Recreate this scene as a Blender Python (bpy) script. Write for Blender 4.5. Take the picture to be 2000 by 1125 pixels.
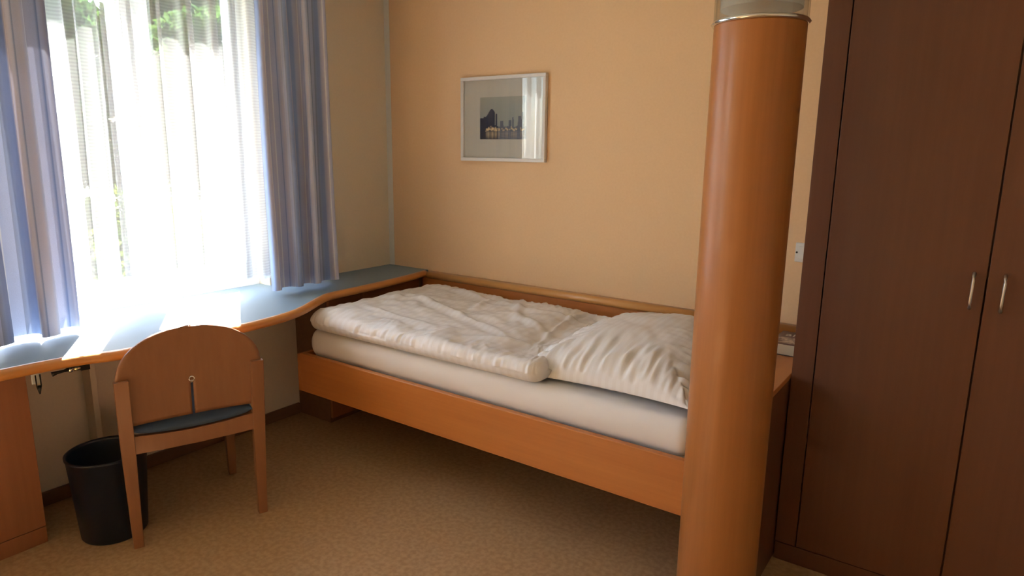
import bpy, bmesh, math, random
from mathutils import Vector, Matrix, noise
random.seed(7)
S = bpy.context.scene
C = S.collection
PI = math.pi
for o in list(bpy.data.objects): bpy.data.objects.remove(o)

# ------------------------------------------------------------------ camera
cam_d = bpy.data.cameras.new('camera'); cam = bpy.data.objects.new('camera', cam_d); C.objects.link(cam)
cam_d.sensor_width = 36.0; cam_d.lens = 1313.0/2000*36; cam_d.clip_start = 0.05; cam_d.clip_end = 300
R = ((0.815869, 0.125452, -0.564463), (0.578116, -0.157102, 0.800687), (0.011770, -0.979582, -0.200701))
cam.matrix_world = Matrix(((R[0][0], -R[0][1], -R[0][2], 3.00975), (R[1][0], -R[1][1], -R[1][2], -2.99),
                           (R[2][0], -R[2][1], -R[2][2], 1.45), (0, 0, 0, 1)))
S.camera = cam

# ------------------------------------------------------------------ world, sun, exposure
w = bpy.data.worlds.new('sky'); S.world = w; w.use_nodes = True
nt = w.node_tree; bg = nt.nodes['Background']
sky = nt.nodes.new('ShaderNodeTexSky'); sky.sky_type = 'NISHITA'; sky.sun_disc = False
SUN_EL = math.atan(1.03); SUN_AZ = (-0.838, 0.546)
sky.sun_elevation = SUN_EL; sky.sun_rotation = math.atan2(SUN_AZ[0], SUN_AZ[1])
nt.links.new(sky.outputs[0], bg.inputs[0]); bg.inputs[1].default_value = 0.24
sd = bpy.data.lights.new('sun', 'SUN'); sd.energy = 18.0; sd.angle = 0.0093; sd.color = (1.0, 0.97, 0.92)
sun = bpy.data.objects.new('sun', sd); C.objects.link(sun)
ce = math.cos(SUN_EL)
sun.rotation_euler = Vector((SUN_AZ[0]*ce, SUN_AZ[1]*ce, math.sin(SUN_EL))).to_track_quat('Z', 'Y').to_euler()
S.view_settings.view_transform = 'Standard'; S.view_settings.look = 'None'
S.view_settings.gamma = 1.0; S.view_settings.use_curve_mapping = False
S.view_settings.exposure = 2.88

# ------------------------------------------------------------------ materials
def mat(name, col=(.8, .8, .8), rough=.6, metal=0, spec=.5, coat=0):
    m = bpy.data.materials.new(name); m.use_nodes = True
    p = m.node_tree.nodes['Principled BSDF']
    p.inputs['Base Color'].default_value = (*col, 1); p.inputs['Roughness'].default_value = rough
    p.inputs['Metallic'].default_value = metal; p.inputs['Specular IOR Level'].default_value = spec
    p.inputs['Coat Weight'].default_value = coat
    return m
def nodes(m): return m.node_tree.nodes, m.node_tree.links, m.node_tree.nodes['Principled BSDF']
def texcoord(N, L, scale, kind='Object'):
    tc = N.new('ShaderNodeTexCoord'); mp = N.new('ShaderNodeMapping')
    mp.inputs['Scale'].default_value = scale; L.new(tc.outputs[kind], mp.inputs[0]); return mp
def wood(name, c1, c2, axis='x', rough=.38, k=1.0, coat=.15):
    m = mat(name, c1, rough, coat=coat); N, L, p = nodes(m)
    sc = [55*k, 55*k, 55*k]; sc['xyz'.index(axis)] = 2.2*k
    mp = texcoord(N, L, sc)
    n = N.new('ShaderNodeTexNoise'); n.inputs['Scale'].default_value = 1.0; n.inputs['Detail'].default_value = 5
    n.inputs['Roughness'].default_value = .6; L.new(mp.outputs[0], n.inputs[0])
    sc2 = [7, 7, 7]; sc2['xyz'.index(axis)] = .6
    mp2 = texcoord(N, L, sc2); n2 = N.new('ShaderNodeTexNoise'); n2.inputs['Scale'].default_value = 1.0
    n2.inputs['Detail'].default_value = 2; L.new(mp2.outputs[0], n2.inputs[0])
    ad = N.new('ShaderNodeMath'); ad.operation = 'MULTIPLY_ADD'; ad.inputs[1].default_value = .5
    L.new(n.outputs[0], ad.inputs[0])
    mu = N.new('ShaderNodeMath'); mu.operation = 'MULTIPLY'; mu.inputs[1].default_value = .5
    L.new(n2.outputs[0], mu.inputs[0]); L.new(mu.outputs[0], ad.inputs[2])
    r = N.new('ShaderNodeValToRGB'); r.color_ramp.elements[0].position = .36; r.color_ramp.elements[1].position = .64
    r.color_ramp.elements[0].color = (*c2, 1); r.color_ramp.elements[1].color = (*c1, 1)
    L.new(ad.outputs[0], r.inputs[0]); L.new(r.outputs[0], p.inputs['Base Color'])
    return m
BE1 = (.60, .225, .055); BE2 = (.52, .18, .042)
M = {}
M['beech_x'] = wood('beech_along_x', BE1, BE2, 'x')
M['beech_y'] = wood('beech_along_y', BE1, BE2, 'y')
M['beech_z'] = wood('beech_upright', BE1, BE2, 'z')
M['rail'] = wood('pale_beech_rail', (.72, .38, .13), (.64, .32, .10), 'x', .3)
M['nose'] = wood('beech_nosing', (.64, .27, .07), (.56, .22, .055), 'y', .3)
M['chair'] = wood('chair_beech', (.31, .137, .063), (.27, .116, .052), 'z', .42, coat=.05)
M['column'] = wood('column_beech', (.46, .175, .042), (.38, .135, .03), 'z', .42, coat=.08)
M['wardrobe'] = wood('shaded_wardrobe_beech', (.17, .062, .028), (.145, .05, .022), 'z', .45)  # same beech as the bed, darkened to put weak light into the colour
M['shaded_mid'] = wood('shaded_beech', (.36, .135, .055), (.30, .11, .043), 'z', .45)  # beech darkened in the colour to offset light from the added window
M['dark_gap'] = mat('gap_shadow_board', (.05, .03, .02), .8)
M['base'] = wood('dark_skirting', (.22, .11, .06), (.17, .08, .045), 'y', .5)

def noisy(name, c1, c2, scale, rough, bump=0, detail=6, lo=.35, hi=.65, spec=.5):
    m = mat(name, c1, rough, spec=spec); N, L, p = nodes(m)
    mp = texcoord(N, L, (1, 1, 1)); n = N.new('ShaderNodeTexNoise')
    n.inputs['Scale'].default_value = scale; n.inputs['Detail'].default_value = detail
    L.new(mp.outputs[0], n.inputs[0])
    r = N.new('ShaderNodeValToRGB'); r.color_ramp.elements[0].position = lo; r.color_ramp.elements[1].position = hi
    r.color_ramp.elements[0].color = (*c2, 1); r.color_ramp.elements[1].color = (*c1, 1)
    L.new(n.outputs[0], r.inputs[0]); L.new(r.outputs[0], p.inputs['Base Color'])
    if bump:
        b = N.new('ShaderNodeBump'); b.inputs['Strength'].default_value = bump; b.inputs['Distance'].default_value = .002
        L.new(n.outputs[0], b.inputs['Height']); L.new(b.outputs[0], p.inputs['Normal'])
    return m
M['lino'] = noisy('speckled_linoleum', (.53, .345, .185), (.42, .265, .13), 55, .42, detail=8, lo=.38, hi=.62)
M['cream'] = noisy('cream_plaster', (.84, .74, .57), (.82, .72, .55), 90, .85, .25)
M['peach'] = noisy('peach_plaster', (.86, .60, .355), (.84, .58, .34), 90, .85, .25)
M['stripwhite'] = noisy('white_plaster', (.80, .77, .70), (.78, .75, .68), 90, .85, .2)
M['ceil'] = mat('ceiling_white', (.85, .83, .78), .9)
M['laminate'] = noisy('blue_grey_laminate', (.235, .315, .385), (.22, .30, .365), 260, .5, spec=.3)
M['pvc'] = mat('window_white', (.82, .83, .84), .35)
M['navy'] = mat('navy_plastic', (.003, .008, .022), .35)
M['navyfab'] = noisy('navy_seat_fabric', (.05, .085, .15), (.04, .07, .125), 400, .8, .5)
M['steel'] = mat('brushed_steel', (.62, .60, .57), .28, 1)
M['chrome'] = mat('chrome', (.8, .8, .8), .12, 1)
M['brass'] = mat('pale_brass', (.75, .62, .38), .25, 1)
M['black'] = mat('black_metal', (.012, .012, .012), .35, .3)
M['white_plate'] = mat('white_plate', (.78, .78, .76), .4)
M['frame'] = mat('picture_frame_white', (.78, .76, .74), .4)
M['mount'] = mat('mount_card', (.66, .66, .60), .8)

def thin_glass(name, ior=1.5, rough=0.0, tint=(1, 1, 1)):
    m = bpy.data.materials.new(name); m.use_nodes = True; N = m.node_tree.nodes; L = m.node_tree.links
    N.remove(N['Principled BSDF']); o = N['Material Output']
    t = N.new('ShaderNodeBsdfTransparent'); t.inputs[0].default_value = (*tint, 1)
    g = N.new('ShaderNodeBsdfGlossy'); g.inputs['Roughness'].default_value = rough
    f = N.new('ShaderNodeFresnel'); # the Fresnel node inverts the index on back faces: undo that, so both faces of the pane reflect alike
    ge = N.new('ShaderNodeNewGeometry'); mr = N.new('ShaderNodeMapRange'); mr.inputs[3].default_value = ior; mr.inputs[4].default_value = 1/ior
    L.new(ge.outputs['Backfacing'], mr.inputs[0]); L.new(mr.outputs[0], f.inputs[0])
    x = N.new('ShaderNodeMixShader'); L.new(f.outputs[0], x.inputs[0]); L.new(t.outputs[0], x.inputs[1])
    L.new(g.outputs[0], x.inputs[2]); L.new(x.outputs[0], o.inputs[0]); return m
M['glass'] = thin_glass('window_glass', 1.5)
M['picglass'] = thin_glass('picture_glass', 1.6)
M['lampglass'] = thin_glass('lamp_clear_glass', 1.5, .02, (.985, .99, .985))

def cloth_mat(name, dif, trans, wt, transparent=0.0, weave=False, stripes=None, rough=.9):
    m = bpy.data.materials.new(name); m.use_nodes = True; N = m.node_tree.nodes; L = m.node_tree.links
    N.remove(N['Principled BSDF']); o = N['Material Output']
    d = N.new('ShaderNodeBsdfDiffuse'); d.inputs[0].default_value = (*dif, 1)
    t = N.new('ShaderNodeBsdfTranslucent'); t.inputs[0].default_value = (*trans, 1)
    x = N.new('ShaderNodeMixShader'); x.inputs[0].default_value = wt
    L.new(d.outputs[0], x.inputs[1]); L.new(t.outputs[0], x.inputs[2]); last = x
    if stripes:
        uv = N.new('ShaderNodeTexCoord'); sp = N.new('ShaderNodeSeparateXYZ'); L.new(uv.outputs['UV'], sp.inputs[0])
        mu = N.new('ShaderNodeMath'); mu.operation = 'MULTIPLY'; mu.inputs[1].default_value = 1/.165
        fr = N.new('ShaderNodeMath'); fr.operation = 'FRACT'; L.new(sp.outputs[0], mu.inputs[0]); L.new(mu.outputs[0], fr.inputs[0])
        r = N.new('ShaderNodeValToRGB'); r.color_ramp.interpolation = 'LINEAR'; e = r.color_ramp.elements
        while len(e) > 1: e.remove(e[-1])
        e[0].position = 0; e[0].color = (*stripes[0][1], 1)
        for pos, c in stripes[1:]:
            q = e.new(pos); q.color = tuple(min(.85, 1.55*k) for k in c)+(1,)
        L.new(fr.outputs[0], r.inputs[0])
        mp = texcoord(N, L, (900, 60, 60)); n = N.new('ShaderNodeTexNoise'); n.inputs['Scale'].default_value = 6; L.new(mp.outputs[0], n.inputs[0])
        mx = N.new('ShaderNodeMix'); mx.data_type = 'RGBA'; mx.blend_type = 'MULTIPLY'; mx.inputs[0].default_value = .25
        L.new(r.outputs[0], mx.inputs[6]); L.new(n.outputs[0], mx.inputs[7])
        L.new(mx.outputs[2], d.inputs[0]); L.new(mx.outputs[2], t.inputs[0])
    if transparent:
        tr = N.new('ShaderNodeBsdfTransparent'); y = N.new('ShaderNodeMixShader'); y.inputs[0].default_value = transparent
        L.new(last.outputs[0], y.inputs[1]); L.new(tr.outputs[0], y.inputs[2]); last = y
        if weave:
            uv = N.new('ShaderNodeTexCoord')
            wv = N.new('ShaderNodeTexWave'); wv.wave_type = 'BANDS'; wv.bands_direction = 'Y'
            wv.inputs['Scale'].default_value = 24; wv.inputs['Distortion'].default_value = 1.2
            wv.inputs['Detail'].default_value = 1; wv.inputs['Detail Scale'].default_value = .6
            L.new(uv.outputs['UV'], wv.inputs[0])
            mr = N.new('ShaderNodeMapRange'); mr.inputs[3].default_value = transparent-.045; mr.inputs[4].default_value = transparent+.045
            L.new(wv.outputs['Fac'], mr.inputs[0]); L.new(mr.outputs[0], y.inputs[0])
    L.new(last.outputs[0], o.inputs[0]); return m
M['sheer'] = cloth_mat('sheer_voile', (.70, .70, .70), (.70, .70, .70), .06, .50, weave=True)
M['sheerhem'] = cloth_mat('sheer_hem', (.9, .9, .9), (.9, .9, .9), .5, .18)
ST = [(0, (.34, .38, .50)), (.08, (.24, .30, .45)), (.11, (.22, .28, .44)), (.24, (.24, .30, .46)), (.28, (.36, .38, .48)), (.42, (.40, .38, .44)),
      (.440, (.68, .64, .62)), (.452, (.68, .64, .62)), (.46, (.38, .38, .47)), (.60, (.35, .38, .50)), (.635, (.16, .21, .36)), (.65, (.35, .38, .50)),
      (.76, (.40, .39, .45)), (.85, (.35, .37, .48)), (.862, (.58, .58, .62)), (.875, (.34, .38, .50)), (1.0, (.34, .38, .50))]
M['curtain'] = cloth_mat('striped_blue_curtain', (.3, .35, .45), (.3, .35, .45), .035, stripes=ST)

def linen(name, c, stripe=.035, ang=0):
    m = mat(name, c, .75, spec=.25); N, L, p = nodes(m)
    tc = N.new('ShaderNodeTexCoord'); mp = N.new('ShaderNodeMapping'); mp.inputs['Rotation'].default_value = (0, 0, ang)
    L.new(tc.outputs['Object'], mp.inputs[0])
    wv = N.new('ShaderNodeTexWave'); wv.wave_type = 'BANDS'; wv.bands_direction = 'X'
    wv.inputs['Scale'].default_value = .314/stripe; wv.inputs['Distortion'].default_value = .6; wv.inputs['Detail'].default_value = 0
    L.new(mp.outputs[0], wv.inputs[0])
    r = N.new('ShaderNodeValToRGB'); r.color_ramp.elements[0].position = .42; r.color_ramp.elements[1].position = .58
    r.color_ramp.elements[0].color = (c[0]*.965, c[1]*.955, c[2]*.945, 1); r.color_ramp.elements[1].color = (*c, 1)
    L.new(wv.outputs['Fac'], r.inputs[0]); L.new(r.outputs[0], p.inputs['Base Color'])
    mr = N.new('ShaderNodeMapRange'); mr.inputs[3].default_value = .75; mr.inputs[4].default_value = .5
    L.new(wv.outputs['Fac'], mr.inputs[0]); L.new(mr.outputs[0], p.inputs['Roughness'])
    p.inputs['Sheen Weight'].default_value = .15
    return m
M['duvet'] = linen('satin_stripe_linen', (.85, .835, .825))
M['pillow'] = linen('satin_stripe_pillow_linen', (.85, .835, .82), .03)
M['sheet'] = mat('white_sheet', (.84, .825, .81), .8, spec=.2)

# ------------------------------------------------------------------ object helpers
def link(name, me, m=None, parent=None, smooth=False):
    o = bpy.data.objects.new(name, me); C.objects.link(o)
    if m: me.materials.append(m)
    if parent: o.parent = parent
    if smooth:
        for p in me.polygons: p.use_smooth = True
    return o
def obj(name, bm, m=None, parent=None, smooth=False, bevel=0, seg=2):
    bmesh.ops.recalc_face_normals(bm, faces=bm.faces)
    me = bpy.data.meshes.new(name); bm.to_mesh(me); bm.free()
    o = link(name, me, m, parent, smooth)
    if bevel:
        b = o.modifiers.new('bevel', 'BEVEL'); b.width = bevel; b.segments = seg; b.limit_method = 'ANGLE'; b.angle_limit = .6
        b.harden_normals = False
        for p in me.polygons: p.use_smooth = True
        n = o.modifiers.new('wn', 'WEIGHTED_NORMAL'); n.keep_sharp = False
    return o
def thing(name, label, cat, loc=(0, 0, 0), rot=0, group=None):
    o = bpy.data.objects.new(name, None); C.objects.link(o); o.location = loc; o.rotation_euler = (0, 0, rot)
    o['label'] = label; o['category'] = cat
    if group: o['group'] = group
    return o
def tag(o, label, cat, group=None):
    o['label'] = label; o['category'] = cat
    if group: o['group'] = group
    return o
def struct(o): o['kind'] = 'structure'; return o
def bx(x0, x1, y0, y1, z0, z1, bm=None):
    bm = bm or bmesh.new()
    v = [bm.verts.new((x, y, z)) for x in (x0, x1) for y in (y0, y1) for z in (z0, z1)]
    for f in ((0, 1, 3, 2), (4, 6, 7, 5), (0, 4, 5, 1), (2, 3, 7, 6), (0, 2, 6, 4), (1, 5, 7, 3)): bm.faces.new([v[i] for i in f])
    return bm
def prism(pts, z0, z1, bm=None):
    bm = bm or bmesh.new()
    a = [bm.verts.new((x, y, z0)) for x, y in pts]; b = [bm.verts.new((x, y, z1)) for x, y in pts]; n = len(pts)
    bm.faces.new(a); bm.faces.new(b[::-1])
    for i in range(n): bm.faces.new((a[i], a[(i+1) % n], b[(i+1) % n], b[i]))
    return bm
def lathe(prof, n=48, c=(0, 0, 0), bm=None, closed=False):
    bm = bm or bmesh.new(); rings = []
    for r, z in prof:
        if r < 1e-6: rings.append([bm.verts.new((c[0], c[1], c[2]+z))])
        else: rings.append([bm.verts.new((c[0]+r*math.cos(2*PI*i/n), c[1]+r*math.sin(2*PI*i/n), c[2]+z)) for i in range(n)])
    m = len(rings); rng = range(m if closed else m-1)
    for k in rng:
        A, B = rings[k], rings[(k+1) % m]
        for i in range(n):
            j = (i+1) % n
            if len(A) == 1 and len(B) == 1: continue
            if len(A) == 1: bm.faces.new((A[0], B[i], B[j]))
            elif len(B) == 1: bm.faces.new((A[i], A[j], B[0]))
            else: bm.faces.new((A[i], A[j], B[j], B[i]))
    return bm
def tube(pts, r, n=12, bm=None, cap=True):
    bm = bm or bmesh.new(); pts = [Vector(p) for p in pts]; rings = []
    for i, p in enumerate(pts):
        d = (pts[min(i+1, len(pts)-1)]-pts[max(i-1, 0)]).normalized()
        up = Vector((0, 0, 1)) if abs(d.z) < .9 else Vector((1, 0, 0))
        a = d.cross(up).normalized(); b = d.cross(a).normalized()
        rr = r[i] if isinstance(r, (list, tuple)) else r
        rings.append([bm.verts.new(p+a*rr*math.cos(2*PI*k/n)+b*rr*math.sin(2*PI*k/n)) for k in range(n)])
    for A, B in zip(rings, rings[1:]):
        for k in range(n): bm.faces.new((A[k], A[(k+1) % n], B[(k+1) % n], B[k]))
    if cap: bm.faces.new(rings[0]); bm.faces.new(rings[-1][::-1])
    return bm

# ------------------------------------------------------------------ room shell
WY = -0.045; XR = 4.3; YF = -4.9; H = 2.55
WY0, WY1, WZ0, WZ1 = -2.30, -0.91, 0.74, 2.31      # window opening in the window wall
struct(obj('floor', bx(-.02, XR, YF, WY+.02, -.12, 0), M['lino']))
struct(obj('ceiling', bx(-.02, XR, YF, WY+.02, H, H+.15), M['ceil']))
VY0, VY1, VZ0, VZ1 = -3.85, -2.80, .74, 2.31      # window opening added out of view further along the wall for fill light
bm = bx(-.21, 0, VY1, WY0, -.12, H+.15); bx(-.21, 0, YF-.2, VY0, -.12, H+.15, bm)
bx(-.21, 0, VY0, VY1, -.12, VZ0, bm); bx(-.21, 0, VY0, VY1, VZ1, H+.15, bm); bx(-.21, 0, WY1, WY+.25, -.12, H+.15, bm)
bx(-.21, 0, WY0, WY1, -.12, .72, bm); bx(-.21, 0, WY0, WY1, WZ1, H+.15, bm)
struct(obj('wall_left', bm, M['cream']))
struct(obj('wall_back', bx(0, XR+.2, WY, WY+.25, -.12, H+.15), M['peach']))
struct(obj('trim_1', bx(0, .042, WY-.0015, WY+.001, .0, H), M['stripwhite']))
struct(obj('wall_right', bx(XR, XR+.2, YF-.2, WY, -.12, H+.15), M['cream']))
struct(obj('wall_front', bx(0, XR, YF-.2, YF, -.12, H+.15), M['cream']))
struct(obj('baseboard_left', bx(0, .014, YF, -.775, 0, .06), M['base'], bevel=.003))
struct(obj('sill_outside' if 0 else 'trim_2', bx(-.27, -.13, WY0-.03, WY1+.03, .70, .725), M['pvc'], bevel=.004))

# ------------------------------------------------------------------ window (two sashes)
wf = bmesh.new()
FX0, FX1 = -.155, -.085
bx(FX0, FX1, WY0, WY1, .721, .825, wf); bx(FX0, FX1, WY0, WY1, 2.255, WZ1, wf)
bx(FX0, FX1, WY0, WY0+.05, .825, 2.255, wf); bx(FX0, FX1, WY1-.03, WY1, .825, 2.255, wf)
bx(FX0, FX1, -1.485, -1.425, .825, 2.255, wf)
win = struct(obj('window_1', wf, M['pvc'], bevel=.004))
for (a, b) in ((WY0+.045, -1.475), (-1.435, WY1-.028)):
    s = bmesh.new(); t = .052; x0, x1 = -.15, -.072; z0, z1 = .815, 2.265
    bx(x0, x1, a, b, z0, z0+t, s); bx(x0, x1, a, b, z1-t+.015, z1, s)
    bx(x0, x1, a, a+t, z0+t, z1-t+.015, s); bx(x0, x1, b-t, b, z0+t, z1-t+.015, s)
    so = obj('sash', s, M['pvc'], win, bevel=.005)
    obj('pane', bx(-.118, -.116, a+t-.004, b-t+.004, z0+t-.004, z1-t+.019), M['glass'], so)
wf = bmesh.new()
bx(-.155, -.085, VY0, VY1, VZ0, VZ0+.07, wf); bx(-.155, -.085, VY0, VY1, VZ1-.07, VZ1, wf)
for y in (VY0, (VY0+VY1)/2-.035, VY1-.07): bx(-.155, -.085, y, y+.07, VZ0+.07, VZ1-.07, wf)
fill_win = struct(obj('added_fill_window', wf, M['pvc'], bevel=.004))  # unseen window, added to brighten the room
for a, b in ((VY0+.066, (VY0+VY1)/2-.031), ((VY0+VY1)/2+.031, VY1-.066)): obj('pane', bx(-.121, -.119, a, b, VZ0+.066, VZ1-.066), M['glass'], fill_win)
h = bmesh.new(); bx(-.0725, -.062, -1.425, -1.398, 1.38, 1.45, h)
tube([(-.062, -1.411, 1.43), (-.035, -1.411, 1.43)], .008, bm=h); bx(-.042, -.028, -1.421, -1.401, 1.31, 1.44, h)
obj('handle', h, M['pvc'], win, bevel=.003)

# ------------------------------------------------------------------ curtains and sheer
def cloth(name, y0, y1, xc, z0, z1, folds, amp, seed, m, parent=None, lean=None, nu=900, nz=30, sharp=.35, flare=.25, curl=.012, uvw=None, topc=None, ret=False):
    rnd = random.Random(seed)
    ph = [0]; 
    for i in range(folds): ph.append(ph[-1]+rnd.uniform(.7, 1.3))
    tot = ph[-1]; ph = [p/tot for p in ph]
    am = [amp*rnd.uniform(.65, 1.25) for _ in range(folds+1)]
    ss = [rnd.uniform(-.5, 1.0) for _ in range(folds+1)]
    bm = bmesh.new(); uvl = bm.loops.layers.uv.new('UVMap'); G = []; us = []
    length = uvw or (y1-y0)*1.9
    for k in range(nz+1):
        tz = k/nz; z = z0+(z1-z0)*tz; row = []
        g = 1+flare*(1-tz)
        for i in range(nu+1):
            u = i/nu
            j = max(q for q in range(folds) if ph[q] <= u+1e-9)
            f = (u-ph[j])/(ph[j+1]-ph[j]); a = am[j]*(1-f)+am[j+1]*f; s_ = ss[j]*(1-f)+ss[j+1]*f
            th = 2*PI*f
            dx = a*g*(math.sin(th)+sharp*.4*math.sin(2*th+s_))
            dy = -a*g*sharp*math.sin(2*th)*1.0+curl*math.sin(th*1+1.1+s_)*g
            dx += .006*noise.noise(Vector((u*folds*1.5, tz*1.6, seed)))*g
            dy += .014*noise.noise(Vector((u*folds*.6+9, tz*1.3, seed+3)))
            y = y0+(y1-y0)*u
            if topc: y = y + (topc[0]*(1-u)+topc[1]*u)*tz
            if ret and u > .90:      # the last fold turns back to the wall
                k2 = (u-.90)/.10; dx = dx*(1-k2)+(.02-xc)*k2; dy = dy*(1-k2)+.02*math.sin(PI*min(1, k2*1.0))
            row.append(bm.verts.new((xc+dx+(lean or 0)*tz, y+dy, z+.006*math.sin(th)*(1-tz)*.5)))
        G.append(row)
    for k in range(nz):
        for i in range(nu):
            f = bm.faces.new((G[k][i], G[k][i+1], G[k+1][i+1], G[k+1][i]))
            for lp, (iu, iz) in zip(f.loops, ((i, k), (i+1, k), (i+1, k+1), (i, k+1))):
                lp[uvl].uv = (iu/nu*length, z0+(z1-z0)*iz/nz)
    me = bpy.data.meshes.new(name); bm.to_mesh(me); bm.free()
    return link(name, me, m, parent, True)
sh = thing('sheer_curtain', 'white sheer voile curtain hanging in folds across the whole window', 'curtain', (0, 0, 0))
cloth('voile', -2.42, -.73, .155, .835, H-.03, 15, .031, 11, M['sheer'], sh, nu=1100, nz=36, flare=.2, sharp=.62)
cloth('hem', -2.42, -.73, .155, .823, .8352, 15, .031, 11, M['sheerhem'], sh, nu=1100, nz=1, flare=.2, sharp=.62)
cl = thing('window_curtain', 'striped blue curtain left of the sheer, over the left desk end', 'curtain', (0, 0, 0), group='striped curtains at the window')
cloth('fabric', -2.62, -1.93, .262, .772, H-.03, 5, .034, 5, M['curtain'], cl, nu=500, sharp=.45, flare=.5, topc=(0, .02), uvw=1.3)
cr = thing('window_curtain', 'striped blue grey curtain between the sheer and the bare wall near the picture', 'curtain', (0, 0, 0), group='striped curtains at the window')
cloth('fabric', -1.10, -.66, .262, .778, H-.03, 4, .026, 23, M['curtain'], cr, nu=420, sharp=.4, flare=.5, topc=(0, -.01), uvw=1.05, ret=True)
tk = obj('curtain_track', bx(.13, .285, -2.75, -.5, H-.03, H), M['pvc'], bevel=.003)
tag(tk, 'white ceiling track carrying the sheer and the striped curtains', 'curtain track')

# ------------------------------------------------------------------ desk / worktop
edge = [(.340, -.075), (.372, -.30), (.392, -.55), (.400, -.80), (.412, -.87), (.455, -.955), (.505, -1.04), (.548, -1.12), (.578, -1.20), (.597, -1.29),
        (.606, -1.38), (.608, -1.48), (.607, -1.60), (.603, -1.75), (.597, -1.88), (.58, -1.96), (.548, -2.03), (.53, -2.12), (.52, -2.25), (.515, -2.45), (.515, -2.9)]
def smooth_poly(P, n=5):
    out = []
    for i in range(len(P)-1):
        p0 = P[max(i-1, 0)]; p1 = P[i]; p2 = P[i+1]; p3 = P[min(i+2, len(P)-1)]
        for k in range(n):
            t = k/n
            out.append(tuple(.5*((2*p1[j])+(-p0[j]+p2[j])*t+(2*p0[j]-5*p1[j]+4*p2[j]-p3[j])*t*t+(-p0[j]+3*p1[j]-3*p2[j]+p3[j])*t**3) for j in (0, 1)))
    out.append(P[-1]); return out
E_ = smooth_poly(edge)
def offset(P, d):
    out = []
    for i, p in enumerate(P):
        a = Vector(P[max(i-1, 0)]); b = Vector(P[min(i+1, len(P)-1)]); t = (b-a).normalized(); n = Vector((t.y, -t.x))
        if n.x < 0: n = -n
        out.append((p[0]+n.x*d, p[1]+n.y*d))
    return out
DT = .745
desk = thing('window_desk', 'long curved desktop of blue grey laminate with beech edge under the window', 'desk', (0, 0, DT))
inn = offset(E_, -.022)
pts = [(0.0, WY)] + [(inn[0][0], WY)] + inn + [(0.0, -2.9)]
bm = prism(pts, -.033, 0); bx(-.083, 0.001, WY0+.002, WY1-.002, -.033, 0, bm)
obj('desktop', bm, M['laminate'], desk)
# rounded beech nosing swept along the edge
bm = bmesh.new(); rings = []
prof = [(-.024, .0005)] + [(-.004+.020*math.cos(a)*1.0-.012, -.018+.0185*math.sin(a)) for a in [PI/2-k*PI/10 for k in range(11)]] + [(-.024, -.0365)]
Eo = offset(E_, 0)
for i in range(len(E_)):
    ring = []
    for (d, z) in prof:
        a = Vector(E_[max(i-1, 0)]); b = Vector(E_[min(i+1, len(E_)-1)]); t = (b-a).normalized(); n = Vector((t.y, -t.x))
        if n.x < 0: n = -n
        ring.append(bm.verts.new((E_[i][0]+n.x*d, E_[i][1]+n.y*d, z)))
    rings.append(ring)
for A, B in zip(rings, rings[1:]):
    for k in range(len(prof)-1): bm.faces.new((A[k], B[k], B[k+1], A[k+1]))
    bm.faces.new((A[-1], B[-1], B[0], A[0]))
bm.faces.new(rings[0]); bm.faces.new(rings[-1][::-1])
obj('edge_nosing', bm, M['nose'], desk, smooth=True)
obj('support_board', bx(0.001, .075, -1.835, -1.812, -DT+.062, -.034), M['cream'], desk, bevel=.002)
obj('support_board', bx(.40, .42, -2.9, -2.87, -DT, -.034), M['beech_z'], desk, bevel=.002)

# drawer pedestal under the left end of the desk
pd = thing('desk_pedestal', 'beech cabinet under the left end of the desk beside the waste bin', 'cabinet', (0, 0, 0))
obj('body', bx(.02, .285, -2.80, -2.13, .0, .708), M['shaded_mid'], pd, bevel=.002)
obj('front_panel', bx(.286, .303, -2.80, -2.13, .066, .706), M['shaded_mid'], pd, bevel=.002)
obj('plinth', bx(.286, .301, -2.80, -2.13, .0, .063), M['shaded_mid'], pd, bevel=.0015)

# box cabinet at the foot of the bed, under the corner of the desk
fb = thing('corner_cabinet', 'shade darkened beech cabinet under the desk corner at the foot of the bed', 'cabinet', (0, 0, 0))
obj('body', bx(.002, .262, -.768, WY-.03, 0, .71), M['base'], fb, bevel=.001)  # skirting brown on the body puts the shade under the desk into its colour
obj('door', bx(.264, .281, -.768, -.545, .03, .706), M['shaded_mid'], fb, bevel=.0015)
obj('door', bx(.264, .281, -.530, -.085, .03, .706), M['shaded_mid'], fb, bevel=.0015)
obj('gap_shade_strip', bx(.262, .266, -.545, -.53, .03, .706), M['dark_gap'], fb)  # dark strip standing in for shade in the gap between the doors

# ------------------------------------------------------------------ wall rail behind bed
rl = thing('wall_rail', 'pale beech rail with panel along the peach wall behind the bed', 'rail', (0, 0, 0))
bm = bmesh.new(); rp = [(WY, .742), (WY-.030, .742)] + [(WY-.030-.020*math.sin(a), .722+.020*math.cos(a)) for a in [k*PI/12 for k in range(1, 13)]] + [(WY-.0, .702)]
A = [bm.verts.new((.345, y, z)) for y, z in rp]; B = [bm.verts.new((2.520, y, z)) for y, z in rp]
for i in range(len(rp)): bm.faces.new((A[i], A[(i+1) % len(rp)], B[(i+1) % len(rp)], B[i]))
bm.faces.new(A); bm.faces.new(B[::-1])
obj('cap_rail', bm, M['rail'], rl, smooth=True)
obj('back_panel', bx(.29, 2.345, WY-.022, WY-.001, .30, .703), M['beech_x'], rl, bevel=.001)

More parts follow.
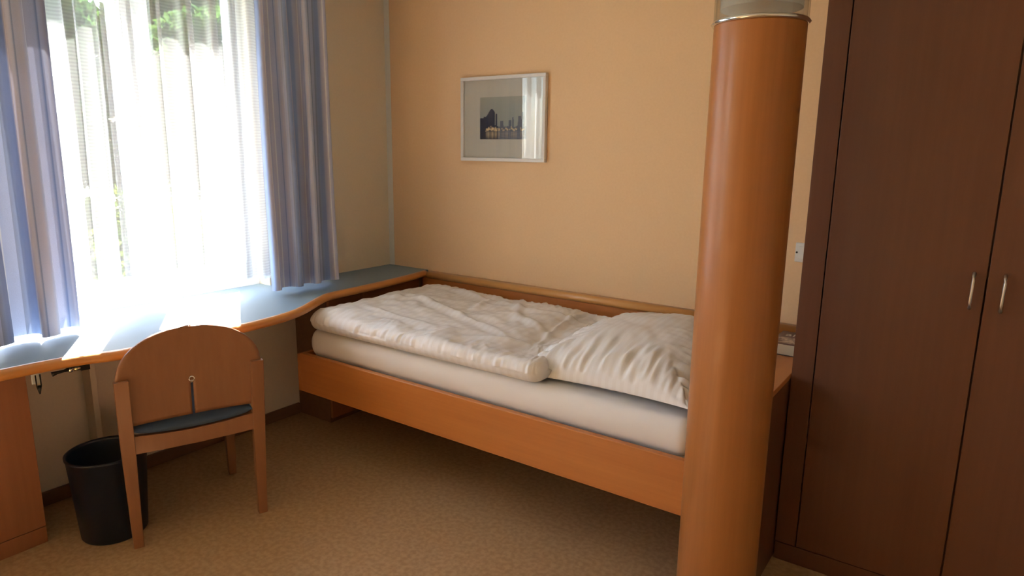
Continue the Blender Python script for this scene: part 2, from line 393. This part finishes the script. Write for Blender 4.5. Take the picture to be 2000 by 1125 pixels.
# ------------------------------------------------------------------ bed
bed = thing('bed_frame', 'low beech single bed frame along the peach wall', 'bed', (0, 0, 0))
obj('side_rail', bx(.375, 2.345, -1.03, -1.003, .285, .478), M['beech_x'], bed, bevel=.003)
obj('side_rail', bx(.375, 2.318, -.112, -.09, .285, .46), M['beech_x'], bed, bevel=.002)
obj('foot_board', bx(.355, .377, -1.03, -.10, .285, .470), M['beech_y'], bed, bevel=.002)
obj('head_board', bx(2.320, 2.342, -1.0, -.10, .285, .56), M['beech_y'], bed, bevel=.002)
bm = bmesh.new()
for i in range(13): bx(.44+i*.15, .51+i*.15, -1.0, -.115, .37, .383, bm)
obj('slats', bm, M['beech_y'], bed)
obj('leg', bx(.36, .42, -.46, -.40, 0, .286), M['beech_z'], bed, bevel=.003)
obj('leg', bx(.36, .42, -.20, -.14, 0, .286), M['beech_z'], bed, bevel=.003)
obj('leg', bx(2.22, 2.28, -.46, -.40, 0, .286), M['beech_z'], bed, bevel=.003)
obj('leg', bx(2.22, 2.28, -.20, -.14, 0, .286), M['beech_z'], bed, bevel=.003)

def soft_slab(name, x0, x1, y0, y1, z0, z1, r, fn=None, nx=120, ny=70, m=None, parent=None, rxy=None, zfn=None):
    """closed rounded slab; fn(u,v,x,y)->extra height for the top, zfn for the rim"""
    bm = bmesh.new(); nr = 8; zc = (z0+z1)/2; hz = (z1-z0)/2
    # param: superellipse-like, top grid and bottom grid share a border
    def pos(i, j, side):
        u = i/nx; v = j/ny; x = x0+(x1-x0)*u; y = y0+(y1-y0)*v
        dx = min(x-x0, x1-x); dy = min(y-y0, y1-y); d = min(dx, dy)
        d = max(d, 0); t = min(d/r, 1); hgt = hz*math.sqrt(max(0, 1-(1-t)**2.6))
        return x, y, hgt, d
    # denser lines near the borders
    def warp(k, n, L):
        t = k/n; e = r*1.2/L
        if t < .2: return e*(t/.2)**1.6
        if t > .8: return 1-e*((1-t)/.2)**1.6
        return e+(1-2*e)*(t-.2)/.6
    us = [warp(i, nx, x1-x0)*nx for i in range(nx+1)]; vs = [warp(j, ny, y1-y0)*ny for j in range(ny+1)]
    T = []; Bt = []
    for i in range(nx+1):
        a = []; b = []
        for j in range(ny+1):
            x, y, hh, d = pos(us[i], vs[j], 1); ex = fn(x, y, d) if fn else (0, 0, 0)
            if dcorner(x, y, x0, x1, y0, y1, r): x, y = dcorner(x, y, x0, x1, y0, y1, r)
            vt = bm.verts.new((x+ex[0], y+ex[1], zc+hh+ex[2])); a.append(vt)
            if i in (0, nx) or j in (0, ny): b.append(vt)
            else: b.append(bm.verts.new((x, y, zc-hh)))
        T.append(a); Bt.append(b)
    for i in range(nx):
        for j in range(ny):
            bm.faces.new((T[i][j], T[i+1][j], T[i+1][j+1], T[i][j+1]))
            q = (Bt[i][j], Bt[i][j+1], Bt[i+1][j+1], Bt[i+1][j])
            if len(set(q)) == 4:
                try: bm.faces.new(q)
                except ValueError: pass
    return obj(name, bm, m, parent, smooth=True)
def dcorner(x, y, x0, x1, y0, y1, r):
    cx = x0+r if x < x0+r else (x1-r if x > x1-r else None); cy = y0+r if y < y0+r else (y1-r if y > y1-r else None)
    if cx is None or cy is None: return None
    dx, dy = x-cx, y-cy; m_ = max(abs(dx), abs(dy)); l = math.hypot(dx, dy)
    if l < 1e-9: return None
    k = m_/l; return cx+dx*k, cy+dy*k
def sst(a, b, x): t = max(0, min(1, (x-a)/(b-a))); return t*t*(3-2*t)
mt = thing('mattress', 'white mattress in a fitted sheet lying in the bed frame', 'mattress', (0, 0, 0))
def mfn(x, y, d):
    n = noise.noise(Vector((x*2.2, y*5, 1))); e = 1-sst(0, .09, d)
    return (0, .004*n*e, .004*n+.003*noise.noise(Vector((x*9, y*25, 4)))*e)
soft_slab('sheeted_mattress', .395, 2.314, -.995, -.125, .455, .592, .048, mfn, m=M['sheet'], parent=mt)
soft_slab('under_mattress', .40, 2.31, -.985, -.13, .384, .470, .035, None, 60, 40, M['sheet'], mt)

# duvet
RID = [(.62, -.50, 1.02, -.60, .012, .022), (1.02, -.60, 1.45, -.78, .009, .02), (.95, -.25, 1.02, -.48, .010, .018), (.50, -.62, .80, -.50, .008, .02),
       (.70, -.22, 1.25, -.34, .009, .025), (1.25, -.34, 1.70, -.30, .009, .02), (1.20, -.45, 1.62, -.62, .010, .025), (1.48, -.25, 1.62, -.70, .010, .02),
       (.60, -.80, 1.10, -.86, .006, .02), (1.30, -.86, 1.65, -.74, .008, .02), (.52, -.30, .62, -.66, .007, .02), (1.1, -.2, 1.35, -.6, .007, .018)]
def ridge(x, y):
    z = 0
    for ax, ay, bx_, by, h_, w_ in RID:
        px, py = x-ax, y-ay; qx, qy = bx_-ax, by-ay; t = max(0, min(1, (px*qx+py*qy)/(qx*qx+qy*qy)))
        dx, dy = px-t*qx, py-t*qy
        dd = math.hypot(dx, dy)+.012*noise.noise(Vector((x*9, y*9, 2)))
        z += h_*math.exp(-(dd/w_)**2)*(math.sin(PI*min(1, max(0, t*.9+.05)))**.6) - h_*.45*math.exp(-((dd-w_*2)/(w_*1.3))**2)
    return z
def dfn(x, y, d):
    front = 1-sst(0, .20, d)
    q = Vector((x*3.2+.6*noise.noise(Vector((x*4, y*4, 7))), y*4.5, 3.3))
    big = .015*noise.noise(q)+.008*noise.noise(Vector((x*7+y*4, y*11-x*3, 5)))
    pk = noise.noise(Vector((x*38+3*noise.noise(Vector((x*6, y*8, 0))), y*5, 8)))
    pk2 = noise.noise(Vector((x*75, y*9, 18)))
    edge_n = .010*noise.noise(Vector((x*4, y*3, 12)))
    inner = sst(0, .05, d)
    sh = -.10*sst(-1.0, -.72, y)*sst(1.35, 1.72, x)
    prs = -.030*sst(1.42, 1.62, x)*sst(-.98, -.82, y)*sst(0, .05, d)
    return ((.012*noise.noise(Vector((y*6, 1, x*.3))) if x < .5 or x > 1.65 else 0)+sh, edge_n+(.011*pk+.004*pk2)*front,
            prs+inner*(big+ridge(x, y)+(.010*pk+.004*pk2)*front*.9+.005*noise.noise(Vector((x*16+y*9, y*20-x*5, 31))))+.018*sst(1.0, .5, x)*sst(0, .1, d))
dv = soft_slab('duvet', .425, 1.742, -1.022, -.135, .598, .690, .058, dfn, 300, 200, M['duvet'])
tag(dv, 'white satin striped duvet spread flat over the foot half of the bed', 'duvet')

# pillow
def pillow():
    bm = bmesh.new(); n = 150; a, b = .355, .42
    T = []; Bt = []
    for i in range(n+1):
        A_ = []; B_ = []
        for j in range(n+1):
            u = 2*i/n-1; v = 2*j/n-1
            u = math.sin(u*PI/2); v = math.sin(v*PI/2)
            pin = .075
            x = a*u*(1-pin*(1-v*v)**1.0*abs(u)**2); y = b*v*(1-pin*(1-u*u)**1.0*abs(v)**2)
            e = (1-abs(u)**2.4)*(1-abs(v)**2.4); hgt = .158*max(e, 0)**.52
            d = min(1-abs(u), 1-abs(v))
            near = math.exp(-(d/.40)**2)*sst(0, .06, d)
            if abs(v) > abs(u): s_ = x*1.0
            else: s_ = y*1.0+5
            wr = noise.noise(Vector((s_*34+2.0*noise.noise(Vector((x*6, y*6, 1))), d*2.4, 3.1)))+.5*noise.noise(Vector((s_*52, d*4, 9)))
            wr = max(-.5, wr)
            dd = .024*wr*near + .011*noise.noise(Vector((x*6, y*6, 4)))*sst(0, .3, d) + .006*noise.noise(Vector((x*18+y*6, y*12, 7)))*sst(0, .3, d)
            A_.append(bm.verts.new((x, y, hgt+dd*sst(0, .05, d))))
            B_.append(A_[-1] if (i in (0, n) or j in (0, n)) else bm.verts.new((x, y, -hgt*.16+.4*dd*(1-near))))
        T.append(A_); Bt.append(B_)
    for i in range(n):
        for j in range(n):
            bm.faces.new((T[i][j], T[i+1][j], T[i+1][j+1], T[i][j+1]))
            try: bm.faces.new((Bt[i][j], Bt[i][j+1], Bt[i+1][j+1], Bt[i+1][j]))
            except ValueError: pass
    return bm
pl = obj('pillow', pillow(), M['pillow'], smooth=True)
pl.location = (1.968, -.545, .632); pl.rotation_euler = (math.radians(1.5), math.radians(-2.5), math.radians(-3))
tag(pl, 'plump white square pillow at the head of the bed beside the column', 'pillow')

# ------------------------------------------------------------------ bedside box, book, switch
ns = thing('bedside_cabinet', 'beech bedside cabinet between the bed head and the wardrobe', 'cabinet', (0, 0, 0))
obj('body', bx(2.350, 2.518, -.935, WY-.002, .0, .682), M['wardrobe'], ns, bevel=.001)  # darker beech than the top, shade on the side put into the colour
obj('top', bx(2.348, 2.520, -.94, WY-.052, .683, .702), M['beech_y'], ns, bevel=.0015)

bk = thing('book', 'paperback with brown picture cover lying on the bedside cabinet', 'book', (2.458, -.405, .7025), math.radians(-1))
bw, bd, bh = .135, .20, .046
obj('pages', bx(-bw/2+.002, bw/2-.003, .003, bd-.003, .003, bh-.003), mat('page_paper', (.66, .58, .42), .9), bk)
m = mat('book_cover', (.10, .045, .04), .35); N, L, p = nodes(m)
tc = N.new('ShaderNodeTexCoord'); sp = N.new('ShaderNodeSeparateXYZ'); L.new(tc.outputs['Object'], sp.inputs[0])
nz_ = N.new('ShaderNodeTexNoise'); nz_.inputs['Scale'].default_value = 26; nz_.inputs['Detail'].default_value = 3; nz_.inputs['Distortion'].default_value = 1.2
L.new(tc.outputs['Object'], nz_.inputs[0])
g1 = N.new('ShaderNodeMapRange'); g1.inputs[1].default_value = .112; g1.inputs[2].default_value = .095; L.new(sp.outputs[1], g1.inputs[0])
g2 = N.new('ShaderNodeMapRange'); g2.inputs[1].default_value = .010; g2.inputs[2].default_value = .022; L.new(sp.outputs[1], g2.inputs[0])
g3 = N.new('ShaderNodeMapRange'); g3.inputs[1].default_value = .42; g3.inputs[2].default_value = .56; L.new(nz_.outputs[0], g3.inputs[0])
m1 = N.new('ShaderNodeMath'); m1.operation = 'MULTIPLY'; L.new(g1.outputs[0], m1.inputs[0]); L.new(g2.outputs[0], m1.inputs[1])
m2 = N.new('ShaderNodeMath'); m2.operation = 'MULTIPLY'; L.new(m1.outputs[0], m2.inputs[0]); L.new(g3.outputs[0], m2.inputs[1])
mx = N.new('ShaderNodeMix'); mx.data_type = 'RGBA'; mx.inputs[6].default_value = (.10, .035, .03, 1); mx.inputs[7].default_value = (.62, .52, .42, 1)
L.new(m2.outputs[0], mx.inputs[0]); L.new(mx.outputs[2], p.inputs['Base Color'])
obj('cover', bx(-bw/2, bw/2, 0, bd, bh-.003, bh-.0005), m, bk)
obj('back_cover', bx(-bw/2, bw/2, 0, bd, .0, .003), mat('book_back', (.05, .03, .03), .4), bk)
obj('spine', bx(-bw/2-.002, -bw/2, 0, bd, 0, bh-.0005), mat('book_spine', (.09, .04, .035), .4), bk)
tcu = bpy.data.curves.new('title', 'FONT'); tcu.body = 'alle'; tcu.size = .06; tcu.extrude = .0003
to = bpy.data.objects.new('title_tmp', tcu); C.objects.link(to)
bpy.context.view_layer.update()
me = bpy.data.meshes.new_from_object(to.evaluated_get(bpy.context.evaluated_depsgraph_get()))
bpy.data.objects.remove(to)
t_ = link('title_lettering', me, mat('title_white', (.8, .77, .70), .5), bk); t_.location = (-bw/2+.022, .128, bh-.0001)

sw = thing('light_switch', 'small white switch on the peach wall next to the wardrobe', 'switch', (2.415, WY, 1.05))
obj('plate', bx(-.04, .04, -.010, 0, -.04, .04), M['white_plate'], sw, bevel=.003)
obj('rocker', bx(-.027, .027, -.016, -.010, -.027, .027), M['white_plate'], sw, bevel=.003)
obj('screw', lathe([(0, .002), (.004, .002), (.004, -.002), (0, -.002)], 12), M['black'], sw).matrix_local = Matrix.Translation((-.033, -.0105, .0)) @ Matrix.Rotation(PI/2, 4, 'X')

# ------------------------------------------------------------------ wardrobe
wd = thing('wardrobe', 'tall shade darkened beech wardrobe with two doors at the right', 'wardrobe', (0, 0, 0))
WF = -.62
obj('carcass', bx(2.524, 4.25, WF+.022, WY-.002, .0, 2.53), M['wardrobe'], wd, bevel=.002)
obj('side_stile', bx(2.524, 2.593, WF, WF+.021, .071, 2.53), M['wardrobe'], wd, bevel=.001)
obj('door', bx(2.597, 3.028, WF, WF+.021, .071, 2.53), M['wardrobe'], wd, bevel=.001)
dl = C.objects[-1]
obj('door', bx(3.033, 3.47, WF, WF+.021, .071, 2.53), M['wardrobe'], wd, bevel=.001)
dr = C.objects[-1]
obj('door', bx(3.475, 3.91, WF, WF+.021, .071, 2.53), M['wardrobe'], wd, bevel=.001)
obj('plinth', bx(2.524, 4.25, WF+.002, WF+.021, 0, .067), M['wardrobe'], wd, bevel=.001)
for par, x in ((dl, 2.998), (dr, 3.073)):
    y = WF; pp = [(x, y, 1.010), (x, y-.018, 1.010), (x, y-.026, 1.016), (x, y-.028, 1.03), (x, y-.028, 1.095), (x, y-.026, 1.107), (x, y-.018, 1.113), (x, y, 1.113)]
    obj('handle', tube(pp, .0042, 10), M['steel'], par, smooth=True)

# ------------------------------------------------------------------ column lamp
CX_, CY_, CR = 2.446, -1.05, .119
co = thing('light_column', 'round beech column at the bed head topped by a glass lamp', 'column', (CX_, CY_, 0))
obj('shaft', lathe([(0, 0), (CR, 0), (CR, 1.785), (0, 1.785)], 96), M['column'], co, smooth=True, bevel=.002)
obj('ring', lathe([(CR-.01, 1.785), (CR+.004, 1.785), (CR+.008, 1.790), (CR+.004, 1.796), (CR-.01, 1.796)], 96, closed=True), M['chrome'], co, smooth=True)
obj('base_disc', lathe([(0, 1.790), (CR-.012, 1.790), (CR-.012, 1.80), (0, 1.80)], 64), M['steel'], co)
obj('glass_shade', lathe([(CR+.002, 1.796), (CR+.002, 2.30), (CR-.002, 2.30), (CR-.002, 1.796)], 96, closed=True), M['lampglass'], co, smooth=True)
opal = mat('opal_glass', (.82, .80, .76), .35); opal.node_tree.nodes['Principled BSDF'].inputs['Subsurface Weight'].default_value = .0
N, L, p = nodes(opal); tr = N.new('ShaderNodeBsdfTranslucent'); tr.inputs[0].default_value = (.85, .80, .72, 1)
mx = N.new('ShaderNodeMixShader'); mx.inputs[0].default_value = .55; L.new(p.outputs[0], mx.inputs[1]); L.new(tr.outputs[0], mx.inputs[2])
L.new(mx.outputs[0], N['Material Output'].inputs[0])
dfu = obj('diffuser', lathe([(CR-.014, 1.826), (CR-.014, 2.29)], 64), opal, co, smooth=True)
obj('cap', lathe([(0, 2.30), (CR+.006, 2.30), (CR+.006, 2.315), (0, 2.315)], 64), M['steel'], co, bevel=.002)
obj('upper_shaft', lathe([(0, 2.315), (CR, 2.315), (CR, H), (0, H)], 96), M['column'], co, smooth=True, bevel=.001)

# ------------------------------------------------------------------ picture
pc = thing('framed_picture', 'small white framed night harbour print hanging on the peach wall', 'picture', (.868, WY, 1.61))
PW, PH = .547/2, .438/2; f_ = .018
bm = bmesh.new()
bx(-PW, PW, -.026, -.002, PH-f_, PH, bm); bx(-PW, PW, -.026, -.002, -PH, -PH+f_, bm)
bx(-PW, -PW+f_, -.026, -.002, -PH+f_, PH-f_, bm); bx(PW-f_, PW, -.026, -.002, -PH+f_, PH-f_, bm)
obj('frame', bm, M['frame'], pc, bevel=.0025)
obj('mount', bx(-PW+f_, PW-f_, -.012, -.004, -PH+f_, PH-f_, None), M['mount'], pc)
obj('glass', bx(-PW+f_-.001, PW-f_+.001, -.0185, -.017, -PH+f_-.001, PH-f_+.001), M['picglass'], pc)
# printed night scene: vertex colours of the print itself
nx, ny = 120, 88; x0, x1 = -.148, .152; z0, z1 = -.104, .113
rnd = random.Random(3); vs = []; fs = []; cols = []
tow = [(.30, .60, .030), (.27, .50, .05), (.36, .56, .025), (.66, .42, .04), (.86, .50, .05), (.92, .58, .03), (.72, .48, .02), (.48, .40, .05), (.14, .50, .1)]
lights = [(rnd.uniform(.12, .38) if k < 40 else rnd.uniform(.4, .95), rnd.gauss(.235, .02)) for k in range(70)]
for j in range(ny+1):
    for i in range(nx+1):
        u, v = i/nx, j/ny; vs.append((x0+(x1-x0)*u, -.0128, z0+(z1-z0)*v))
        skyc = Vector((.33, .40, .40)).lerp(Vector((.42, .46, .42)), v)
        top = .50+.22*math.exp(-((u-.26)/.10)**2) if u < .33 else .34
        top = max(top if u < .37 else 0, .30+.05*noise.noise(Vector((u*14, 0, 0))))
        for (a, b, c_) in tow:
            if abs(u-a) < c_/2*(1.5-(v-.3)) and v < b*1.08: top = max(top, b*1.08)
        if v < top:
            c = Vector((.018, .028, .06)) if u < .40 else Vector((.13, .16, .22))
        else: c = skyc
        if v < .19:
            c = Vector((.02, .03, .06)) if u < .40 else Vector((.16, .19, .26)); c = c*(1+.4*noise.noise(Vector((u*9, v*60, 2))))
        for lu, lv in lights:
            d2 = ((u-lu)/.012)**2+((v-lv)/.016)**2; s_ = math.exp(-d2)
            if v < .19: s_ = .35*math.exp(-((u-lu)/.010)**2)*math.exp(-((v-.12)/.08)**2)*.5
            c = c.lerp(Vector((.85, .70, .42)), min(1, s_))
        cols.append((*c, 1))
for j in range(ny):
    for i in range(nx):
        a = j*(nx+1)+i; fs.append((a, a+1, a+nx+2, a+nx+1))
me = bpy.data.meshes.new('print'); me.from_pydata(vs, [], fs)
ca = me.color_attributes.new('ink', 'FLOAT_COLOR', 'POINT')
for k, c in enumerate(cols): ca.data[k].color = c
m = mat('print_ink', rough=.6); N, L, p = nodes(m); at = N.new('ShaderNodeAttribute'); at.attribute_name = 'ink'; L.new(at.outputs['Color'], p.inputs['Base Color'])
link('print', me, m, pc)

# ------------------------------------------------------------------ chair
ch = thing('wooden_chair', 'beech chair with rounded back and navy seat facing the window desk', 'chair', (.679, -1.739, 0))
e1 = Vector((.337, .942, 0)).normalized()
ch.rotation_euler = (0, 0, math.atan2(e1.y, e1.x))
def leg(x, y, topz, ly, wt, wb, dt, db, xt=None):
    """tapered post, optional rake ly at top (local y)"""
    bm = bmesh.new(); R_ = []
    xt = x if xt is None else xt
    for k in range(11):
        t = k/10; z = topz*t; yy = y+ly*(t**1.6); xx = x+(xt-x)*t; w_ = wb+(wt-wb)*min(1, t*1.6); d_ = db+(dt-db)*min(1, t*1.6)
        R_.append([bm.verts.new((xx+sx*w_/2, yy+sy*d_/2, z)) for sx, sy in ((-1, -1), (1, -1), (1, 1), (-1, 1))])
    for A, B in zip(R_, R_[1:]):
        for i in range(4): bm.faces.new((A[i], A[(i+1) % 4], B[(i+1) % 4], B[i]))
    bm.faces.new(R_[0]); bm.faces.new(R_[-1][::-1]); return bm
obj('leg', leg(-.222, 0, .655, -.048, .046, .034, .030, .030, -.226), M['chair'], ch, bevel=.003)
obj('leg', leg(.222, 0, .655, -.048, .046, .034, .030, .030, .226), M['chair'], ch, bevel=.003)
obj('leg', leg(-.200, .415, .43, 0, .042, .032, .04, .03), M['chair'], ch, bevel=.003)
obj('leg', leg(.200, .415, .43, 0, .042, .032, .04, .03), M['chair'], ch, bevel=.003)
def rake(z): return -.048*(max(z, 0)/.655)**1.6
# aprons
bm = bmesh.new()
n = 16; A = []
for i in range(n+1):
    t = i/n; x = -.205+.41*t; sag = .014*math.sin(PI*t)
    for yy in (-.022, .0):
        A.append([bm.verts.new((x, yy+rake(.4)+.012, z)) for z in (.372-sag*.3, .440-sag)])
for i in range(n):
    a0, a1, b0, b1 = A[2*i], A[2*i+1], A[2*i+2], A[2*i+3]
    bm.faces.new((a0[0], b0[0], b0[1], a0[1])); bm.faces.new((a1[0], a1[1], b1[1], b1[0]))
    bm.faces.new((a0[1], b0[1], b1[1], a1[1])); bm.faces.new((a0[0], a1[0], b1[0], b0[0]))
obj('rear_apron', bm, M['chair'], ch, bevel=.002)
obj('side_apron', bx(-.222, -.20, .01, .40, .375, .425), M['chair'], ch, bevel=.002)
obj('side_apron', bx(.20, .222, .01, .40, .375, .425), M['chair'], ch, bevel=.002)
obj('front_apron', bx(-.19, .19, .405, .425, .375, .425), M['chair'], ch, bevel=.002)
# upholstered seat
bm = bmesh.new(); n = 40; T = []; Bt = []
for i in range(n+1):
    a_ = []; b_ = []
    for j in range(n+1):
        u = 2*i/n-1; v = 2*j/n-1; u = math.sin(u*PI/2); v = math.sin(v*PI/2)
        e = (1-abs(u)**10)*(1-abs(v)**10); x = u*.203; y = .195+v*.228
        sag = -.014*(1-u*u)
        a_.append(bm.verts.new((x, y, 0.458+.022*max(e, 0)**.5+sag)))
        b_.append(a_[-1] if (i in (0, n) or j in (0, n)) else bm.verts.new((x, y, 0.458-.022*max(e, 0)**.5+sag)))
    T.append(a_); Bt.append(b_)
for i in range(n):
    for j in range(n):
        bm.faces.new((T[i][j], T[i+1][j], T[i+1][j+1], T[i][j+1]))
        try: bm.faces.new((Bt[i][j], Bt[i][j+1], Bt[i+1][j+1], Bt[i+1][j]))
        except ValueError: pass
obj('seat', bm, M['navyfab'], ch, smooth=True)
# bent plywood back with a slit
bm = bmesh.new(); zb, zt = .476, .822
us = [-1+2*i/32 for i in range(33)]; us = [u for u in us if abs(u) > .02]+[-.019, .019]; us.sort()
zs = [zb+(zt-zb)*(1-(1-k/36)**1.5) for k in range(37)]; zs = sorted(set(zs+[.612]))
G = []
for z in zs:
    if z <= .640: hw = .243-.008*(.64-z)/.2
    else:
        t = (z-.640)/(zt-.640); hw = .243*(max(0, 1-t**2.15))**(1/2.15)
    row = []
    for u in us:
        x = u*max(hw, .0005); y = rake(z)+.016+.020*(-(x/.243)**2)+.010
        if z > .655: y -= .10*(z-.655)**1.4
        row.append(bm.verts.new((x, y, z)))
    G.append(row)
cidx = us.index(-.019)
for k in range(len(zs)-1):
    for i in range(len(us)-1):
        if i == cidx and zs[k+1] <= .6121: continue
        bm.faces.new((G[k][i], G[k][i+1], G[k+1][i+1], G[k+1][i]))
bk_ = obj('backrest', bm, M['chair'], ch, smooth=True)
so = bk_.modifiers.new('thickness', 'SOLIDIFY'); so.thickness = .011; so.offset = 0
bm = bmesh.new(); g = [(0+.009*math.cos(a), rake(.616)+.0195-.0, .616+.009*math.sin(a)) for a in [2*PI*k/20 for k in range(21)]]
tube(g, .0028, 8, bm, cap=False)
obj('eyelet', bm, M['chrome'], bk_, smooth=True)

# ------------------------------------------------------------------ waste bin
bn = thing('waste_bin', 'dark navy round plastic waste bin beside the chair', 'bin', (.418, -1.945, 0))
obj('bucket', lathe([(0, 0), (.108, 0), (.112, .006), (.133, .318), (.137, .322), (.137, .330), (.131, .330), (.128, .318), (.107, .010), (0, .010)], 64), M['navy'], bn, smooth=True)

# ------------------------------------------------------------------ lever and hook under the desk
lv = thing('metal_lever', 'black lever with shiny metal rollers under the front edge of the desk', 'lever', (.375, -2.020, .655))
q = Vector((.016, .115, 0)).normalized()
lv.rotation_euler = (0, 0, math.atan2(q.y, q.x))
obj('arm', tube([(-.052, 0, -.004), (-.035, 0, -.001), (-.015, 0, .0), (.0, 0, .002)], [.009, .006, .005, .008], 12), M['black'], lv, smooth=True)
obj('roller', tube([(.0, 0, .0), (.010, 0, .0)], .0105, 16), M['chrome'], lv, smooth=True)
obj('roller', tube([(.017, 0, .001), (.036, 0, .001)], .009, 16), M['brass'], lv, smooth=True)
bm = bx(-.006, .066, -.004, .012, .006, .021); bx(.036, .066, -.008, .012, -.010, .008, bm)
obj('bracket', bm, M['black'], lv, bevel=.001)

hk = thing('cable_hook', 'white plate with a dark wire hook hanging below the desk beside the pedestal', 'hook', (.34, -2.108, .70))
obj('plate', bx(-.002, .002, -.018, .012, -.078, .008), M['white_plate'], hk, bevel=.0008)
bm = bmesh.new(); tube([(.007, -.007, -.045), (.007, -.007, -.085), (.007, 0, -.112), (.007, .007, -.085), (.007, .007, -.045)], .0022, 8, bm)
obj('wire_hook', bm, M['black'], hk, smooth=True)
obj('clasp', tube([(.007, 0, -.086), (.007, 0, -.116)], [.009, .0025], 10), M['black'], hk, smooth=True)

# ------------------------------------------------------------------ garden outside
GZ = -.35
def leafmat(name, c, tw=.45):
    m = bpy.data.materials.new(name); m.use_nodes = True; N = m.node_tree.nodes; L = m.node_tree.links
    N.remove(N['Principled BSDF']); o = N['Material Output']
    oi = N.new('ShaderNodeTexCoord'); n = N.new('ShaderNodeTexNoise'); n.inputs['Scale'].default_value = 1.6; L.new(oi.outputs['Object'], n.inputs[0])
    r = N.new('ShaderNodeValToRGB'); r.color_ramp.elements[0].position = .35; r.color_ramp.elements[1].position = .65
    r.color_ramp.elements[0].color = (c[0]*.6, c[1]*.7, c[2]*.7, 1); r.color_ramp.elements[1].color = (c[0]*1.3, c[1]*1.2, c[2], 1); L.new(n.outputs[0], r.inputs[0])
    d = N.new('ShaderNodeBsdfDiffuse'); t = N.new('ShaderNodeBsdfTranslucent'); x = N.new('ShaderNodeMixShader'); x.inputs[0].default_value = tw
    L.new(r.outputs[0], d.inputs[0]); L.new(r.outputs[0], t.inputs[0]); L.new(d.outputs[0], x.inputs[1]); L.new(t.outputs[0], x.inputs[2]); L.new(x.outputs[0], o.inputs[0])
    return m
LD = leafmat('tree_leaves', (.05, .10, .03), .3); LB = leafmat('bright_leaves', (.11, .155, .03), .45)
bark = noisy('bark', (.10, .075, .05), (.05, .04, .03), 12, .9, .6)
lawn = obj('ground_1', bx(-60, -.212, -40, 60, GZ-.2, GZ), noisy('lawn', (.045, .07, .018), (.03, .05, .012), 30, .95))
struct(lawn)
def leaves(blobs, n, size, seed):
    rnd = random.Random(seed); vs = []; fs = []; wts = [b[3]**2*b[4] for b in blobs]
    for _ in range(n):
        b = rnd.choices(blobs, wts)[0]
        while True:
            p = Vector((rnd.uniform(-1, 1), rnd.uniform(-1, 1), rnd.uniform(-1, 1)))
            if .25 < p.length < 1: break
        p = p.normalized()*p.length**.4
        c = Vector((b[0]+p.x*b[3], b[1]+p.y*b[3], b[2]+p.z*b[4]))
        a = Vector((rnd.gauss(0, 1), rnd.gauss(0, 1), rnd.gauss(0, 1))).normalized(); t = a.orthogonal().normalized()
        t = (t*math.cos(rnd.random()*6.28)+a.cross(t)*math.sin(rnd.random()*6.28)); u = a.cross(t).normalized(); s = size*rnd.uniform(.6, 1.3); k = len(vs)
        vs += [c-t*s, c+u*s*.45, c+t*s, c-u*s*.45]; fs.append((k, k+1, k+2, k+3))
    me = bpy.data.meshes.new('foliage'); me.from_pydata([tuple(v) for v in vs], [], fs); return me
def tree(x, y, hgt, rad, label, seed, n=9000, m=LD, size=.11, low=1.6):
    t = thing('tree', label, 'tree', (x, y, GZ), group='trees outside the window'); rnd = random.Random(seed)
    obj('trunk', tube([(0, 0, 0), (.1, .05, hgt*.3), (-.05, .1, hgt*.6), (0, 0, hgt*.9)], [.2, .16, .10, .03], 10), bark, t, smooth=True)
    bl = [(rnd.uniform(-.6, .6)*rad, rnd.uniform(-.6, .6)*rad, rnd.uniform(low+rad*.3, hgt-rad*.3), rad*rnd.uniform(.4, .65), rad*rnd.uniform(.3, .5)) for _ in range(12)]
    link('foliage', leaves(bl, n, size, seed), m, t)
    return t
tree(-9.0, 1.2, 6.0, 1.75, 'dark green leafy tree seen through the left window pane', 1, 26000, LD, .10, .9)
tree(-9.6, 5.9, 6.3, 1.9, 'dark green leafy tree seen through the right window pane', 2, 26000, LD, .10, .9)
tree(-16.0, 11.5, 6.6, 1.8, 'lighter green tree at the right end of the window view', 4, 12000, LB, .10)
tree(-14.5, 6.6, 7.0, 1.9, 'dark tree further back between the two nearer garden trees', 6, 26000, LD, .12, .5)
def bush(x, y, r, hgt, seed, label, m=LB):
    rnd = random.Random(seed)
    bl = [(rnd.uniform(-.5, .5)*r, rnd.uniform(-.5, .5)*r, rnd.uniform(.3, .8)*hgt, r*rnd.uniform(.35, .6), hgt*.3) for _ in range(10)]
    o = link('garden_bush', leaves(bl, 9000, .06, seed), m); o.location = (x, y, GZ)
    tag(o, label, 'bush', 'bushes outside the window')
hb = []
rnd = random.Random(31)
for i in range(60): hb.append((0, -6+i*.42, rnd.uniform(.5, 2.2), rnd.uniform(.45, .7), rnd.uniform(.5, .8)))
hd = link('hedge', leaves(hb, 42000, .085, 77), LD); hd.location = (-20.5, 6.0, GZ)
tag(hd, 'long dark green hedge closing off the garden behind the trees', 'hedge')
bush(-5.6, 1.2, 1.5, 1.25, 12, 'yellow green bush low in the left window pane')
bush(-5.2, 3.6, 1.4, 1.2, 13, 'yellow green bush low in the right window pane')
bush(-6.5, -1.0, 1.5, 1.3, 14, 'yellow green bush behind the left striped curtain')
